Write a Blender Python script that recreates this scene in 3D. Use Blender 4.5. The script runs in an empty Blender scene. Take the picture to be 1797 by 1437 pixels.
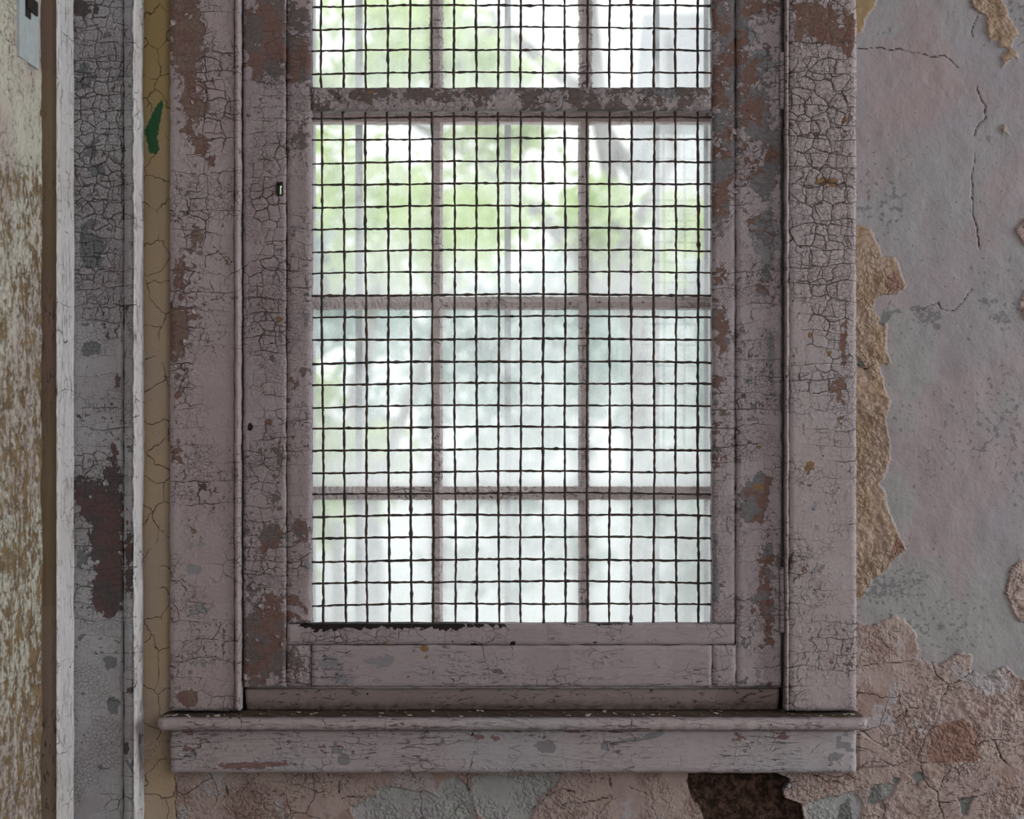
import bpy, math, random
import numpy as np
from mathutils import Vector

# ---------------------------------------------------------------- camera, world, lights
D = 3.0            # camera distance from the wall plane y = 0
ZC = 1.32          # camera height; sill at about 0.78 m
scene = bpy.context.scene
COL = scene.collection
cam = bpy.data.cameras.new('camera'); cam_o = bpy.data.objects.new('camera', cam); COL.objects.link(cam_o)
cam.sensor_width = 36; cam.lens = 36 * D / 1.797
cam_o.location = (0, -D, ZC); cam_o.rotation_euler = (math.pi / 2, 0, 0)
cam.dof.use_dof = True; cam.dof.focus_distance = D + 0.01; cam.dof.aperture_fstop = 3.2
scene.camera = cam_o
scene.view_settings.view_transform = 'Standard'; scene.view_settings.look = 'None'
scene.view_settings.gamma = 1; scene.view_settings.exposure = 0.0
scene.cycles.transparent_max_bounces = 16; scene.cycles.max_bounces = 5; scene.cycles.diffuse_bounces = 3
scene.cycles.glossy_bounces = 2; scene.cycles.transmission_bounces = 3; scene.cycles.adaptive_threshold = .03
w = bpy.data.worlds.new('overcast_sky'); scene.world = w; w.use_nodes = True
w.node_tree.nodes['Background'].inputs[0].default_value = (0.985, 0.995, 1.0, 1)
w.node_tree.nodes['Background'].inputs[1].default_value = 1.75

def area(name, loc, rot, sx, sy, power, color):
    l = bpy.data.lights.new(name, 'AREA'); l.shape = 'RECTANGLE'; l.size = sx; l.size_y = sy
    l.energy = power; l.color = color
    o = bpy.data.objects.new(name, l); COL.objects.link(o); o.location = loc; o.rotation_euler = rot
    return o
# daylight of the window in the right-hand wall
area('daylight_right', (4.1, -1.05, 1.55), (0, math.radians(90), 0), 1.9, 1.5, 81, (0.97, 1.0, 1.0))
area('fill_back', (1.4, -4.3, 1.9), (math.radians(90), 0, 0), 1.6, 1.6, 35, (1.0, 0.985, 1.0))  # unseen fill added behind the camera to lift recessed parts

def P(px, py, y=0.0):
    s = (D + y) / D
    return Vector(((px - 898.5) * 0.001 * s, y, ZC + (718.5 - py) * 0.001 * s))

# ---------------------------------------------------------------- numpy noise
def _h(ix, iz, seed):
    n = (ix.astype(np.int64) * 374761393 + iz.astype(np.int64) * 668265263 + seed * 982451653) & 0xffffffff
    n = ((n ^ (n >> 13)) * 1274126177) & 0xffffffff
    return ((n ^ (n >> 16)) & 0xffff) / 65535.0
def vnoise(x, z, seed=0):
    ix = np.floor(x); iz = np.floor(z); fx = x - ix; fz = z - iz
    fx = fx * fx * (3 - 2 * fx); fz = fz * fz * (3 - 2 * fz)
    a = _h(ix, iz, seed); b = _h(ix + 1, iz, seed); c = _h(ix, iz + 1, seed); d = _h(ix + 1, iz + 1, seed)
    return (a * (1 - fx) + b * fx) * (1 - fz) + (c * (1 - fx) + d * fx) * fz
def fbm(x, z, scale, octv=4, seed=0):
    s = 0; a = 1; t = 0
    for k in range(octv):
        s = s + a * vnoise(x * scale, z * scale, seed + k * 17); t += a; a *= 0.55; scale *= 2.03
    return s / t
def sdf_poly(px, py, poly):          # positive inside, pixels
    d2 = np.full(px.shape, 1e12); inside = np.zeros(px.shape, bool)
    n = len(poly)
    for i in range(n):
        ax, ay = poly[i]; bx, by = poly[(i + 1) % n]
        ex, ey = bx - ax, by - ay
        L = ex * ex + ey * ey + 1e-9
        t = np.clip(((px - ax) * ex + (py - ay) * ey) / L, 0, 1)
        d2 = np.minimum(d2, (px - ax - t * ex) ** 2 + (py - ay - t * ey) ** 2)
        if ay != by:
            c = ((ay > py) != (by > py)) & (px < ax + (py - ay) / (by - ay) * ex)
            inside ^= c
    d = np.sqrt(d2)
    return np.where(inside, d, -d)
def dist_line(px, py, pts):
    d2 = np.full(px.shape, 1e12)
    for (ax, ay), (bx, by) in zip(pts[:-1], pts[1:]):
        ex, ey = bx - ax, by - ay
        t = np.clip(((px - ax) * ex + (py - ay) * ey) / (ex * ex + ey * ey + 1e-9), 0, 1)
        d2 = np.minimum(d2, (px - ax - t * ex) ** 2 + (py - ay - t * ey) ** 2)
    return np.sqrt(d2)

# ---------------------------------------------------------------- node helper
class N:
    def __init__(self, name):
        self.m = bpy.data.materials.new(name); self.m.use_nodes = True
        self.t = self.m.node_tree; self.t.nodes.clear()
        self.out = self.n('ShaderNodeOutputMaterial'); self.two = False; self.cache = {}
    def n(self, typ, **kw):
        o = self.t.nodes.new(typ)
        for k, v in kw.items(): setattr(o, k, v)
        return o
    def put(self, sock, v):
        if v is None: return
        if isinstance(v, bpy.types.NodeSocket): self.t.links.new(v, sock)
        elif isinstance(v, tuple) and len(v) == 3 and len(sock.default_value) == 4: sock.default_value = (*v, 1)
        else: sock.default_value = v
    def math(self, op, a, b=None, c=None, clamp=False):
        o = self.n('ShaderNodeMath', operation=op, use_clamp=clamp)
        self.put(o.inputs[0], a); self.put(o.inputs[1], b); self.put(o.inputs[2], c)
        return o.outputs[0]
    def add(self, a, b): return self.math('ADD', a, b)
    def mul(self, a, b): return self.math('MULTIPLY', a, b)
    def sub(self, a, b): return self.math('SUBTRACT', a, b)
    def inv(self, a): return self.math('SUBTRACT', 1.0, a)
    def step(self, v, lo, hi, a=0.0, b=1.0):
        o = self.n('ShaderNodeMapRange', interpolation_type='SMOOTHSTEP')
        for i, q in enumerate((v, lo, hi, a, b)): self.put(o.inputs[i], q)
        return o.outputs[0]
    def vmath(self, op, a, b):
        o = self.n('ShaderNodeVectorMath', operation=op); self.put(o.inputs[0], a); self.put(o.inputs[1], b); return o.outputs[0]
    def pos(self): return self.n('ShaderNodeNewGeometry').outputs['Position']
    def scale(self, v, s): return self.vmath('MULTIPLY', v, s)
    def flat(self, v):
        if not self.two: return v
        if v not in self.cache:
            a = self.n('ShaderNodeSeparateXYZ'); self.put(a.inputs[0], v); b = self.n('ShaderNodeCombineXYZ')
            self.put(b.inputs[0], self.math('ADD', a.outputs[0], a.outputs[1])); self.put(b.inputs[1], a.outputs[2]); self.cache[v] = b.outputs[0]
        return self.cache[v]
    def brick(self, v, wd, ht, mortar, smooth=.3):
        o = self.n('ShaderNodeTexBrick'); self.put(o.inputs['Vector'], self.flat(v)); o.inputs['Scale'].default_value = 1
        o.inputs['Color1'].default_value = (0, 0, 0, 1); o.inputs['Color2'].default_value = (1, 1, 1, 1); o.inputs['Mortar'].default_value = (.5, .5, .5, 1)
        self.put(o.inputs['Mortar Size'], mortar); o.inputs['Mortar Smooth'].default_value = smooth
        o.inputs['Brick Width'].default_value = wd; o.inputs['Row Height'].default_value = ht; return o.outputs['Fac'], self.gray(o.outputs['Color'])
    def noise(self, v, s, d=4, r=0.55, dist=0.0, col=False):
        o = self.n('ShaderNodeTexNoise', noise_dimensions='2D' if self.two else '3D'); self.put(o.inputs['Vector'], self.flat(v))
        o.inputs['Scale'].default_value = s; o.inputs['Detail'].default_value = d
        o.inputs['Roughness'].default_value = r; o.inputs['Distortion'].default_value = dist
        return o.outputs['Color' if col else 'Fac']
    def vor(self, v, s, feat='DISTANCE_TO_EDGE', rnd=1.0, out='Distance', metric='EUCLIDEAN'):
        o = self.n('ShaderNodeTexVoronoi', feature=feat, voronoi_dimensions='2D' if self.two else '3D')
        if feat != 'DISTANCE_TO_EDGE': o.distance = metric
        self.put(o.inputs['Vector'], self.flat(v)); o.inputs['Scale'].default_value = s; o.inputs['Randomness'].default_value = rnd
        return o.outputs[out]
    def gray(self, c):
        o = self.n('ShaderNodeSeparateColor'); self.put(o.inputs[0], c); return o.outputs[0]
    def attr(self, name): return self.n('ShaderNodeAttribute', attribute_name=name).outputs['Fac']
    def mix(self, f, a, b):
        o = self.n('ShaderNodeMix', data_type='RGBA'); self.put(o.inputs[0], f); self.put(o.inputs[6], a); self.put(o.inputs[7], b)
        return o.outputs[2]
    def bump(self, h, strength=1.0):
        o = self.n('ShaderNodeBump'); o.inputs['Strength'].default_value = strength; o.inputs['Distance'].default_value = 1.0
        self.put(o.inputs['Height'], h); return o.outputs[0]
    def bsdf(self, col, rough=0.75, normal=None, metal=0.0, spec=0.3):
        o = self.n('ShaderNodeBsdfPrincipled'); self.put(o.inputs['Base Color'], col); self.put(o.inputs['Roughness'], rough)
        self.put(o.inputs['Metallic'], metal); o.inputs['Specular IOR Level'].default_value = spec
        if normal: self.put(o.inputs['Normal'], normal)
        self.t.links.new(o.outputs[0], self.out.inputs[0]); return o

def peeling(name, top_a, top_b, under_a, under_b, grey, aspect=(1, .25, 1), crack=28, rnd=.75, crackw=.0011,
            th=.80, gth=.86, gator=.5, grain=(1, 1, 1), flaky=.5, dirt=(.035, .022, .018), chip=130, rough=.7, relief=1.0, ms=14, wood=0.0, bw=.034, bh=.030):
    """old oil paint: cracked top coat, chips fallen off to an undercoat and to the brown ground"""
    g = N(name); g.two = True; p0 = g.pos(); th = th - .055
    wob = g.vmath('SUBTRACT', g.noise(p0, 45, 3, col=True), (.5, .5, .5))
    wlo = g.vmath('SUBTRACT', g.noise(p0, 9, 3, col=True), (.5, .5, .5))
    p = g.vmath('ADD', p0, g.scale(wob, (.012, .012, .012)))
    pr = g.vmath('ADD', g.vmath('ADD', p0, g.scale(wob, (.005, .005, .004))), g.scale(wlo, (.05, .05, .035)))
    big = g.noise(p0, 3.2, 3, .5); mid = g.noise(g.scale(p0, grain), ms, 7, .62); fine = g.noise(g.scale(p0, grain), 160, 3, .6)
    gate = g.noise(g.vmath('ADD', p0, (7, 1, 2)), 7, 3, .6); gateb = g.noise(g.vmath('ADD', p0, (2, 8, 5)), 10, 3, .6)
    fl = g.attr('flake')
    chipr = g.gray(g.vor(p, chip, 'F1', 1, 'Color'))
    wv = g.mul(g.step(g.add(gate, g.mul(fl, .3)), .36, .74, .0, 1.8), .0006 * crackw / .0011)
    bA, colA = g.brick(pr, bw / aspect[0], bh / aspect[2], wv)
    bB, colB = g.brick(g.vmath('ADD', pr, (.013, .0, .007)), .3 * bw / aspect[0], .36 * bh / aspect[2], .00028)
    # chips that fell off, piece by piece
    pv = g.add(g.add(g.attr('peel'), mid), g.mul(g.sub(chipr, .5), .20))
    lace = g.noise(g.vmath('ADD', g.scale(p0, grain), (5, 5, 5)), ms * 4.5, 4, .65)
    pv = g.add(g.add(pv, g.mul(g.sub(fine, .5), .14)), g.add(g.mul(g.sub(colA, .5), .05), g.mul(g.sub(lace, .5), .62)))
    peel = g.step(pv, th, th + .010)
    gm = g.noise(g.vmath('ADD', p0, (3.3, 0, 1.7)), 9, 4, .6)
    gv = g.add(g.add(g.attr('grey'), gm), g.add(g.mul(g.sub(colA, .5), .22), g.mul(g.sub(colB, .5), .18)))
    greym = g.step(gv, gth - .05, gth - .04)
    # cracks: squarish net, fine net, long curved ones and alligator crazing, each only in places
    pa = g.scale(p, aspect)
    de = g.vor(pa, crack, 'DISTANCE_TO_EDGE', rnd)
    wA = g.mul(g.step(g.add(gateb, g.mul(fl, .34)), .50, .85, .0, 2.4), crackw * crack * .36)
    cA = g.mul(g.step(de, g.mul(wA, 1.5), g.mul(wA, .4)), g.step(g.add(gateb, g.mul(fl, .34)), .50, .54))
    cR = g.mul(bA, g.step(g.noise(pr, 38, 2, .5), .33, .47))
    cF = g.mul(bB, g.mul(g.step(gate, .46, .56), g.step(g.noise(pr, 80, 1, .5), .4, .55)))
    de2 = g.vor(g.scale(p, (aspect[0] * 1.0, .3, aspect[2] * 1.1)), crack * 3.2, 'DISTANCE_TO_EDGE', 1)
    g2 = g.step(g.add(g.noise(g.vmath('ADD', p0, (1, 5, 9)), 11, 3, .6), g.mul(fl, .25)), .64 - .18 * gator, .74 - .15 * gator)
    cB = g.mul(g.step(de2, .065, .012), g2)
    tick = g.mul(g.step(g.noise(g.scale(p0, grain), 120, 3, .7, .6), .60, .65), g.step(gate, .44, .58))
    cr = g.math('MAXIMUM', g.math('MAXIMUM', g.mul(cA, .95), g.mul(cF, .55)), g.math('MAXIMUM', g.mul(cB, .6), g.mul(tick, .75)))
    cr = g.math('MAXIMUM', cr, g.mul(cR, .85))
    # dark shadow ring painted along the broken paint edges
    rim_shade = g.mul(g.step(pv, th - .022, th, 0, 1), g.step(pv, th + .004, th + .03, 1, 0))
    crk = g.math('MAXIMUM', g.mul(cr, g.step(peel, 0, 1, 1, .2)), g.mul(rim_shade, .55))
    top = g.mix(g.step(big, .38, .62), top_a, top_b)
    top = g.mix(g.step(colA, 0, 1, 0, .10), top, (.62, .60, .58))
    top = g.mix(g.step(fine, .3, .75, .16, 0), top, (.16, .13, .12))
    und = g.mix(g.step(g.noise(p0, 22, 4, .6), .46, .54), under_a, under_b)
    und = g.mix(g.step(fine, .3, .7, .3, 0), und, (.05, .04, .035))
    c = g.mix(greym, top, grey); c = g.mix(peel, c, und)
    jit = g.mul(g.sub(g.noise(p0, 90, 3, .6), .5), 1.3)
    c = g.mix(g.step(g.add(g.attr('ochre'), jit), .45, .5), c, (.24, .15, .07))
    bl = g.step(g.add(g.attr('black'), g.add(jit, g.mul(g.sub(chipr, .5), .5))), .5, .53)
    c = g.mix(bl, c, (.012, .008, .007))
    c = g.mix(g.step(g.add(g.attr('dirt'), g.mul(g.sub(g.noise(p0, 60, 5, .7), .5), .8)), .2, 1.0, 0, .92), c, (.05, .03, .016))
    c = g.mix(crk, c, dirt)  # dirt colour for cracks, also the tone of the painted shadow ring
    # relief in metres
    pop = g.vor(p, 95, 'F1', 1)
    h = g.mul(g.inv(g.math('MAXIMUM', peel, bl)), .0016)
    h = g.add(h, g.mul(g.inv(greym), .00035))
    h = g.add(h, g.mul(cr, -.0009))
    h = g.add(h, g.mul(g.mul(g.mul(g.step(pv, th - .30, th, 0, 1), g.inv(peel)), g.step(pop, 0, .6, 1, 0)), .0026 * flaky))
    h = g.add(h, g.mul(g.step(de, 0, .22, 0, 1), g.mul(fl, .0009)))
    h = g.add(h, g.mul(fine, .00035)); h = g.add(h, g.mul(mid, .0015))
    g.bsdf(c, rough, g.bump(g.mul(h, relief)))
    return g.m

LIL = (.36, .305, .325); PNK = (.40, .315, .325); UA = (.20, .12, .105); UB = (.185, .175, .185); GR = (.245, .245, .26)
M = {}
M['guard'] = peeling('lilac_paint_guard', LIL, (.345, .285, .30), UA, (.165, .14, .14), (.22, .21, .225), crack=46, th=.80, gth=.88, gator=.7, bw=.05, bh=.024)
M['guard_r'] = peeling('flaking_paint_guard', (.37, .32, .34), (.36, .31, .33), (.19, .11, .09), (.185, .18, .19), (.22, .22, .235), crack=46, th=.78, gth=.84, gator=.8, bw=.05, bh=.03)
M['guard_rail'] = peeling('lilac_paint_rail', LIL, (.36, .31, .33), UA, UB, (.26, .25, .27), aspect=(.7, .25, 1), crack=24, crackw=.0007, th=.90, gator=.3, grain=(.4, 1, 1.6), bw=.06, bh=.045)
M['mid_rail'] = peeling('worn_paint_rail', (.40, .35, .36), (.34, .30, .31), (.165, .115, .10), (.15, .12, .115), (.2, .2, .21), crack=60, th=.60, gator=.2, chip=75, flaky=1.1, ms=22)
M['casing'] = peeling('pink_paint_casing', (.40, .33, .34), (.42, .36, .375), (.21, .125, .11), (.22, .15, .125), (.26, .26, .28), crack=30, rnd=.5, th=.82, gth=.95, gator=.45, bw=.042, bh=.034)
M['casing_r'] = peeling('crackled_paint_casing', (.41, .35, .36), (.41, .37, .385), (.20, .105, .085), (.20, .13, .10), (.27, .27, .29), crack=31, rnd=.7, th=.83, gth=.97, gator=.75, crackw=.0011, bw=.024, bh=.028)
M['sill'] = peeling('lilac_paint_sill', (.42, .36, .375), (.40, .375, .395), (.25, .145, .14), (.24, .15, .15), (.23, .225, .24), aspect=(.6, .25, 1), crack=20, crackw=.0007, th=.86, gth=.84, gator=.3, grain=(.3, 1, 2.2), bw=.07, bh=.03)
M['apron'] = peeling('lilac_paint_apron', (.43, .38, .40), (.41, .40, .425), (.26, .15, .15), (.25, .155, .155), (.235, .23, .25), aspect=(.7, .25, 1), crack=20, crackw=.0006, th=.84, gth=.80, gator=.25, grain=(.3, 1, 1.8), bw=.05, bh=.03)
M['substop'] = peeling('brown_paint_stop', (.30, .235, .22), (.28, .22, .205), (.2, .12, .09), (.2, .13, .1), (.25, .2, .18), aspect=(.4, .25, 1), crack=8, crackw=.0003, th=.98, gth=1.2, gator=0, grain=(.4, 1, 1), bw=.3, bh=.2)
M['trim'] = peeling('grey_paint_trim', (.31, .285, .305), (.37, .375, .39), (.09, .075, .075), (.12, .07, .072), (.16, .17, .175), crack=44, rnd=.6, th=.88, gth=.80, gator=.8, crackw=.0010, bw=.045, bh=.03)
M['edge'] = peeling('lit_paint_edge', (.68, .665, .67), (.72, .72, .73), (.22, .16, .15), (.3, .24, .22), (.46, .46, .46), aspect=(1, 1, .4), crack=26, crackw=.0009, th=.90, gth=1.0, gator=.5, grain=(1.8, 1.8, .2), dirt=(.06, .045, .04), relief=1.8, ms=34, bw=.05, bh=.06)  # paint lightened, the side light on these edges partly put into its colour
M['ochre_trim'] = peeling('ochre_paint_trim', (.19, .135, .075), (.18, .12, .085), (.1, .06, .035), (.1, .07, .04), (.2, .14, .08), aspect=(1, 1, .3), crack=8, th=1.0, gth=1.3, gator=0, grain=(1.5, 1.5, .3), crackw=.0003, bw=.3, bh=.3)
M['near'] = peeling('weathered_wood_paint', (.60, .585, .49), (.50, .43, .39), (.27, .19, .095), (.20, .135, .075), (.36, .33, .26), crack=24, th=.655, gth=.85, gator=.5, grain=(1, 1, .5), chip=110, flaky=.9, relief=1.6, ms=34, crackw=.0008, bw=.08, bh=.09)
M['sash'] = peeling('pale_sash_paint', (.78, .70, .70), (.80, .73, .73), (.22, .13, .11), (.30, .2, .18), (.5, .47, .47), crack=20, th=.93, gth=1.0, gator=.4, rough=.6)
M['sash_light'] = peeling('lit_pink_sash_paint', (.88, .74, .73), (.86, .72, .70), (.4, .25, .16), (.35, .24, .16), (.6, .55, .5), crack=20, th=.93, gth=1.0, gator=.3, crackw=.0006)  # rail paint made paler, the glow on the rails put into its colour
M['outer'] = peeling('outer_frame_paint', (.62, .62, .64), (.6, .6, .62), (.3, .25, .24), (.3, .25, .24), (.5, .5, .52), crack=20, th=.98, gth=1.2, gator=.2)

def simple(name, a, b, scale=30, rough=.7, bump=.0006, metal=0, spec=.3, detail=5):
    g = N(name); p = g.pos(); f = g.noise(p, scale, detail, .6)
    g.bsdf(g.mix(g.step(f, .35, .65), a, b), rough, g.bump(g.mul(f, bump)), metal, spec); return g.m
M['wire'] = simple('rusty_painted_wire', (.030, .033, .036), (.075, .045, .035), 60, .8, .002)
M['bar'] = simple('grey_iron_bar', (.19, .19, .21), (.27, .27, .29), 180, .7, .0005)
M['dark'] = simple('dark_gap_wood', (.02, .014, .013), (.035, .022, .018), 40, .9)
M['iron'] = simple('black_iron', (.015, .013, .013), (.03, .02, .018), 80, .6)
M['white_metal'] = simple('pale_blue_metal', (.5, .56, .58), (.42, .48, .5), 60, .5)
M['chip'] = simple('paint_chip', (.42, .35, .30), (.55, .50, .45), 150, .8)
M['chip_dark'] = simple('dark_paint_chip', (.10, .06, .04), (.2, .13, .09), 150, .8)
M['room'] = simple('room_plaster', (.40, .36, .36), (.46, .42, .41), 3, .9)
M['floorwood'] = simple('dusty_floor_boards', (.16, .12, .09), (.22, .17, .13), 5, .8)

def glass_mat():
    g = N('dusty_old_glass'); p = g.pos()
    tr = g.n('ShaderNodeBsdfTransparent'); tr.inputs[0].default_value = (.97, .99, .985, 1)
    tl = g.n('ShaderNodeBsdfTranslucent'); tl.inputs[0].default_value = (.88, .89, .90, 1)
    streak = g.noise(g.scale(p, (1, 1, .12)), 90, 5, .65)
    smear = g.noise(p, 9, 6, .65); speck = g.noise(p, 420, 2, .6)
    f = g.add(g.step(streak, .42, .75, 0, .12), g.step(smear, .35, .75, .10, .36))
    f = g.add(f, g.step(speck, .55, .75, 0, .14))
    low = g.n('ShaderNodeSeparateXYZ'); g.put(low.inputs[0], g.n('ShaderNodeTexCoord').outputs['Generated'])
    low2 = g.n('ShaderNodeSeparateXYZ'); g.put(low2.inputs[0], p)
    f = g.add(f, g.step(g.add(low.outputs[2], g.mul(g.sub(smear, .5), .5)), .38, .0, 0, .27))
    f = g.add(f, g.step(low2.outputs[2], 1.55, 1.0, 0, .24))      # more dust lies on the lower panes
    mx = g.n('ShaderNodeMixShader'); g.put(mx.inputs[0], f); g.put(mx.inputs[1], tr.outputs[0]); g.put(mx.inputs[2], tl.outputs[0])
    gl = g.n('ShaderNodeBsdfGlossy'); gl.inputs[1].default_value = .05
    m2 = g.n('ShaderNodeMixShader'); m2.inputs[0].default_value = .03
    g.put(m2.inputs[1], mx.outputs[0]); g.put(m2.inputs[2], gl.outputs[0])
    g.t.links.new(m2.outputs[0], g.out.inputs[0]); return g.m
M['glass'] = glass_mat()

# ---------------------------------------------------------------- mesh helpers
def link(name, me, mat, parent=None):
    o = bpy.data.objects.new(name, me); COL.objects.link(o)
    if mat is not None: me.materials.append(mat)
    if parent is not None: o.parent = parent
    return o
def mesh(name, verts, faces, mat, parent=None, smooth=False):
    me = bpy.data.meshes.new(name); me.from_pydata([tuple(v) for v in verts], [], faces); me.update()
    if smooth: me.polygons.foreach_set('use_smooth', [True] * len(me.polygons))
    return link(name, me, mat, parent)
def empty(name, loc=(0, 0, 0)):
    o = bpy.data.objects.new(name, None); COL.objects.link(o); o.location = loc; o.empty_display_size = .05; return o
def thing(o, label, cat, group=None):
    o['label'] = label; o['category'] = cat
    if group: o['group'] = group
    return o
def structure(o): o['kind'] = 'structure'; return o
def boxdata(x0, x1, y0, y1, z0, z1, off=0):
    v = [(x0, y0, z0), (x1, y0, z0), (x1, y1, z0), (x0, y1, z0), (x0, y0, z1), (x1, y0, z1), (x1, y1, z1), (x0, y1, z1)]
    f = [(0, 3, 2, 1), (4, 5, 6, 7), (0, 1, 5, 4), (1, 2, 6, 5), (2, 3, 7, 6), (3, 0, 4, 7)]
    return v, [tuple(i + off for i in q) for q in f]
def boxes(name, lst, mat, parent=None):
    V, F = [], []
    for b in lst:
        v, f = boxdata(*b, off=len(V)); V += v; F += f
    return mesh(name, V, F, mat, parent)

def blob_attr(px, py, blobs):
    a = np.zeros(px.shape)
    for (cx, cy, rx, ry, s) in blobs:
        r = np.sqrt(((px - cx) / rx) ** 2 + ((py - cy) / ry) ** 2)
        v = s * np.clip(1.35 - r, 0, 1)
        a = a + np.where(np.abs(v) > 0, v, 0)
    return a

def board(name, x0, x1, y0, y1, yf, depth, mat, parent=None, cell=.005, seed=1, attrs=None, rough=.0009, round_=.003, relief=None, holes=None):
    """a board whose front face is a fine grid: x0..x1, y0..y1 in photo units measured on the front plane yf"""
    a = P(x0, y1, yf); b = P(x1, y0, yf)
    W = b.x - a.x; H = b.z - a.z
    nx = max(3, int(W / cell)); nz = max(3, int(H / cell))
    xs = np.linspace(a.x, b.x, nx + 1); zs = np.linspace(a.z, b.z, nz + 1)
    X, Z = np.meshgrid(xs, zs)                        # shape nz+1, nx+1
    s = (D + yf) / D
    PX = 898.5 + X * 1000 / s; PY = 718.5 - (Z - ZC) * 1000 / s
    Y = np.full(X.shape, yf)
    Y = Y + (fbm(X, Z, 9, 3, seed) - .5) * rough * 3 + (fbm(X, Z, 70, 3, seed + 5) - .5) * rough
    if relief is not None: Y = Y + relief(PX, PY)
    # worn arrises
    ex = np.minimum(X - a.x, b.x - X); ez = np.minimum(Z - a.z, b.z - Z); e = np.minimum(ex, ez)
    Y = Y + np.where(e < 1e-6, round_ * (.6 + .8 * vnoise(X * 60, Z * 60, seed)), 0)
    jx = (fbm(X * 0 + seed, Z, 55, 4, seed + 9) - .5) * .0035; jz = (fbm(X, Z * 0 + seed, 55, 4, seed + 11) - .5) * .0025
    X = X + np.where(ex < 1e-6, jx, 0); Z = Z + np.where(ez < 1e-6, jz, 0)
    n = (nx + 1) * (nz + 1)
    V = np.stack([X.ravel(), Y.ravel(), Z.ravel()], 1)
    idx = np.arange(n).reshape(nz + 1, nx + 1)
    Q = np.stack([idx[:-1, :-1], idx[:-1, 1:], idx[1:, 1:], idx[1:, :-1]], -1)
    keep = np.ones(Q.shape[:2], bool)
    hp = None
    if holes:
        cx = .25 * (PX[:-1, :-1] + PX[1:, 1:] + PX[:-1, 1:] + PX[1:, :-1]); cy = .25 * (PY[:-1, :-1] + PY[1:, 1:] + PY[:-1, 1:] + PY[1:, :-1])
        for (hx0, hx1, hy0, hy1) in holes: keep &= ~((cx > hx0) & (cx < hx1) & (cy > hy0) & (cy < hy1))
    faces = Q[keep].reshape(-1, 4).tolist()
    ring = list(idx[0, :]) + list(idx[1:, -1]) + list(idx[-1, -2::-1]) + list(idx[-2:0:-1, 0])
    back = V[ring].copy(); back[:, 1] = yf + depth
    V = np.vstack([V, back])
    m = len(ring)
    for i in range(m):
        j = (i + 1) % m
        faces.append([int(ring[j]), int(ring[i]), n + i, n + j])
    if not holes: faces.append([n + i for i in range(m)][::-1])
    me = bpy.data.meshes.new(name); me.from_pydata(V.tolist(), [], faces); me.update()
    me.polygons.foreach_set('use_smooth', [True] * (len(faces) - (0 if holes else 1) - m) + [False] * (m + (0 if holes else 1)))
    for k, bl in (attrs or {}).items():
        arr = bl(PX, PY) if callable(bl) else blob_attr(PX, PY, bl)
        full = np.concatenate([arr.ravel(), arr.ravel()[ring]]).astype(np.float32)
        at = me.attributes.new(k, 'FLOAT', 'POINT'); at.data.foreach_set('value', full)
    return link(name, me, mat, parent)

def prism_x(name, profile, x0, x1, mat, parent=None, seg=60, jit=.0008, seed=0, axis='x', attrs=None):
    """profile = closed list of (y, t); swept along x (t = z) or along z (t = x)"""
    V, F = [], []; k = len(profile); rng = random.Random(seed)
    for i in range(seg + 1):
        u = x0 + (x1 - x0) * i / seg
        for (y, t) in profile:
            dy = rng.uniform(-jit, jit); dt = rng.uniform(-jit, jit)
            V.append((u, y + dy, t + dt) if axis == 'x' else (t + dt, y + dy, u))
    for i in range(seg):
        for j in range(k):
            a, b = i * k + j, i * k + (j + 1) % k
            F.append((a, b, b + k, a + k))
    F.append(tuple(range(k))[::-1]); F.append(tuple(seg * k + j for j in range(k)))
    o = mesh(name, V, F, mat, parent)
    bm_fix(o.data); return o
def bm_fix(me):
    import bmesh
    bm = bmesh.new(); bm.from_mesh(me); bmesh.ops.recalc_face_normals(bm, faces=bm.faces); bm.to_mesh(me); bm.free()

def tubes(name, paths, mat, parent=None, sides=6, seed=0, lump=.25):
    V, F = [], []; rng = random.Random(seed)
    for pts, r0 in paths:
        base = len(V); n = len(pts)
        for i, p in enumerate(pts):
            t = (Vector(pts[min(i + 1, n - 1)]) - Vector(pts[max(i - 1, 0)])).normalized()
            u = t.cross(Vector((0, 1, 0))).normalized(); v = t.cross(u)
            r = r0 * (1 + rng.uniform(-lump, lump) + (rng.uniform(.2, .6) if rng.random() < .04 else 0))
            for s in range(sides):
                a = 2 * math.pi * s / sides; rr = r * (1 + rng.uniform(-.12, .12))
                V.append(tuple(Vector(p) + u * math.cos(a) * rr + v * math.sin(a) * rr))
        for i in range(n - 1):
            for s in range(sides):
                a = base + i * sides + s; b = base + i * sides + (s + 1) % sides
                F.append((a, b, b + sides, a + sides))
        F.append(tuple(base + s for s in range(sides))); F.append(tuple(base + (n - 1) * sides + s for s in range(sides))[::-1])
    return mesh(name, V, F, mat, parent, True)

# ---------------------------------------------------------------- plaster wall with the window opening
TAN = [(1490, 392), (1527, 398), (1538, 425), (1545, 448), (1570, 453), (1582, 480), (1588, 505), (1572, 515), (1542, 516), (1533, 545),
       (1556, 573), (1553, 600), (1561, 637), (1540, 640), (1550, 680), (1566, 702), (1552, 735), (1560, 765), (1565, 800), (1556, 830),
       (1543, 850), (1556, 872), (1572, 915), (1589, 965), (1572, 975), (1558, 998), (1530, 1012), (1517, 1040), (1507, 1055), (1490, 1060)]
PINK = [(1400, 1437), (1400, 1350), (1490, 1350), (1490, 1085), (1520, 1098), (1545, 1092), (1566, 1081), (1590, 1090), (1606, 1112), (1613, 1140), (1608, 1156), (1645, 1166), (1682, 1149),
        (1702, 1153), (1706, 1176), (1740, 1180), (1762, 1172), (1785, 1188), (1850, 1192), (1850, 1500), (1400, 1500)]
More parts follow.
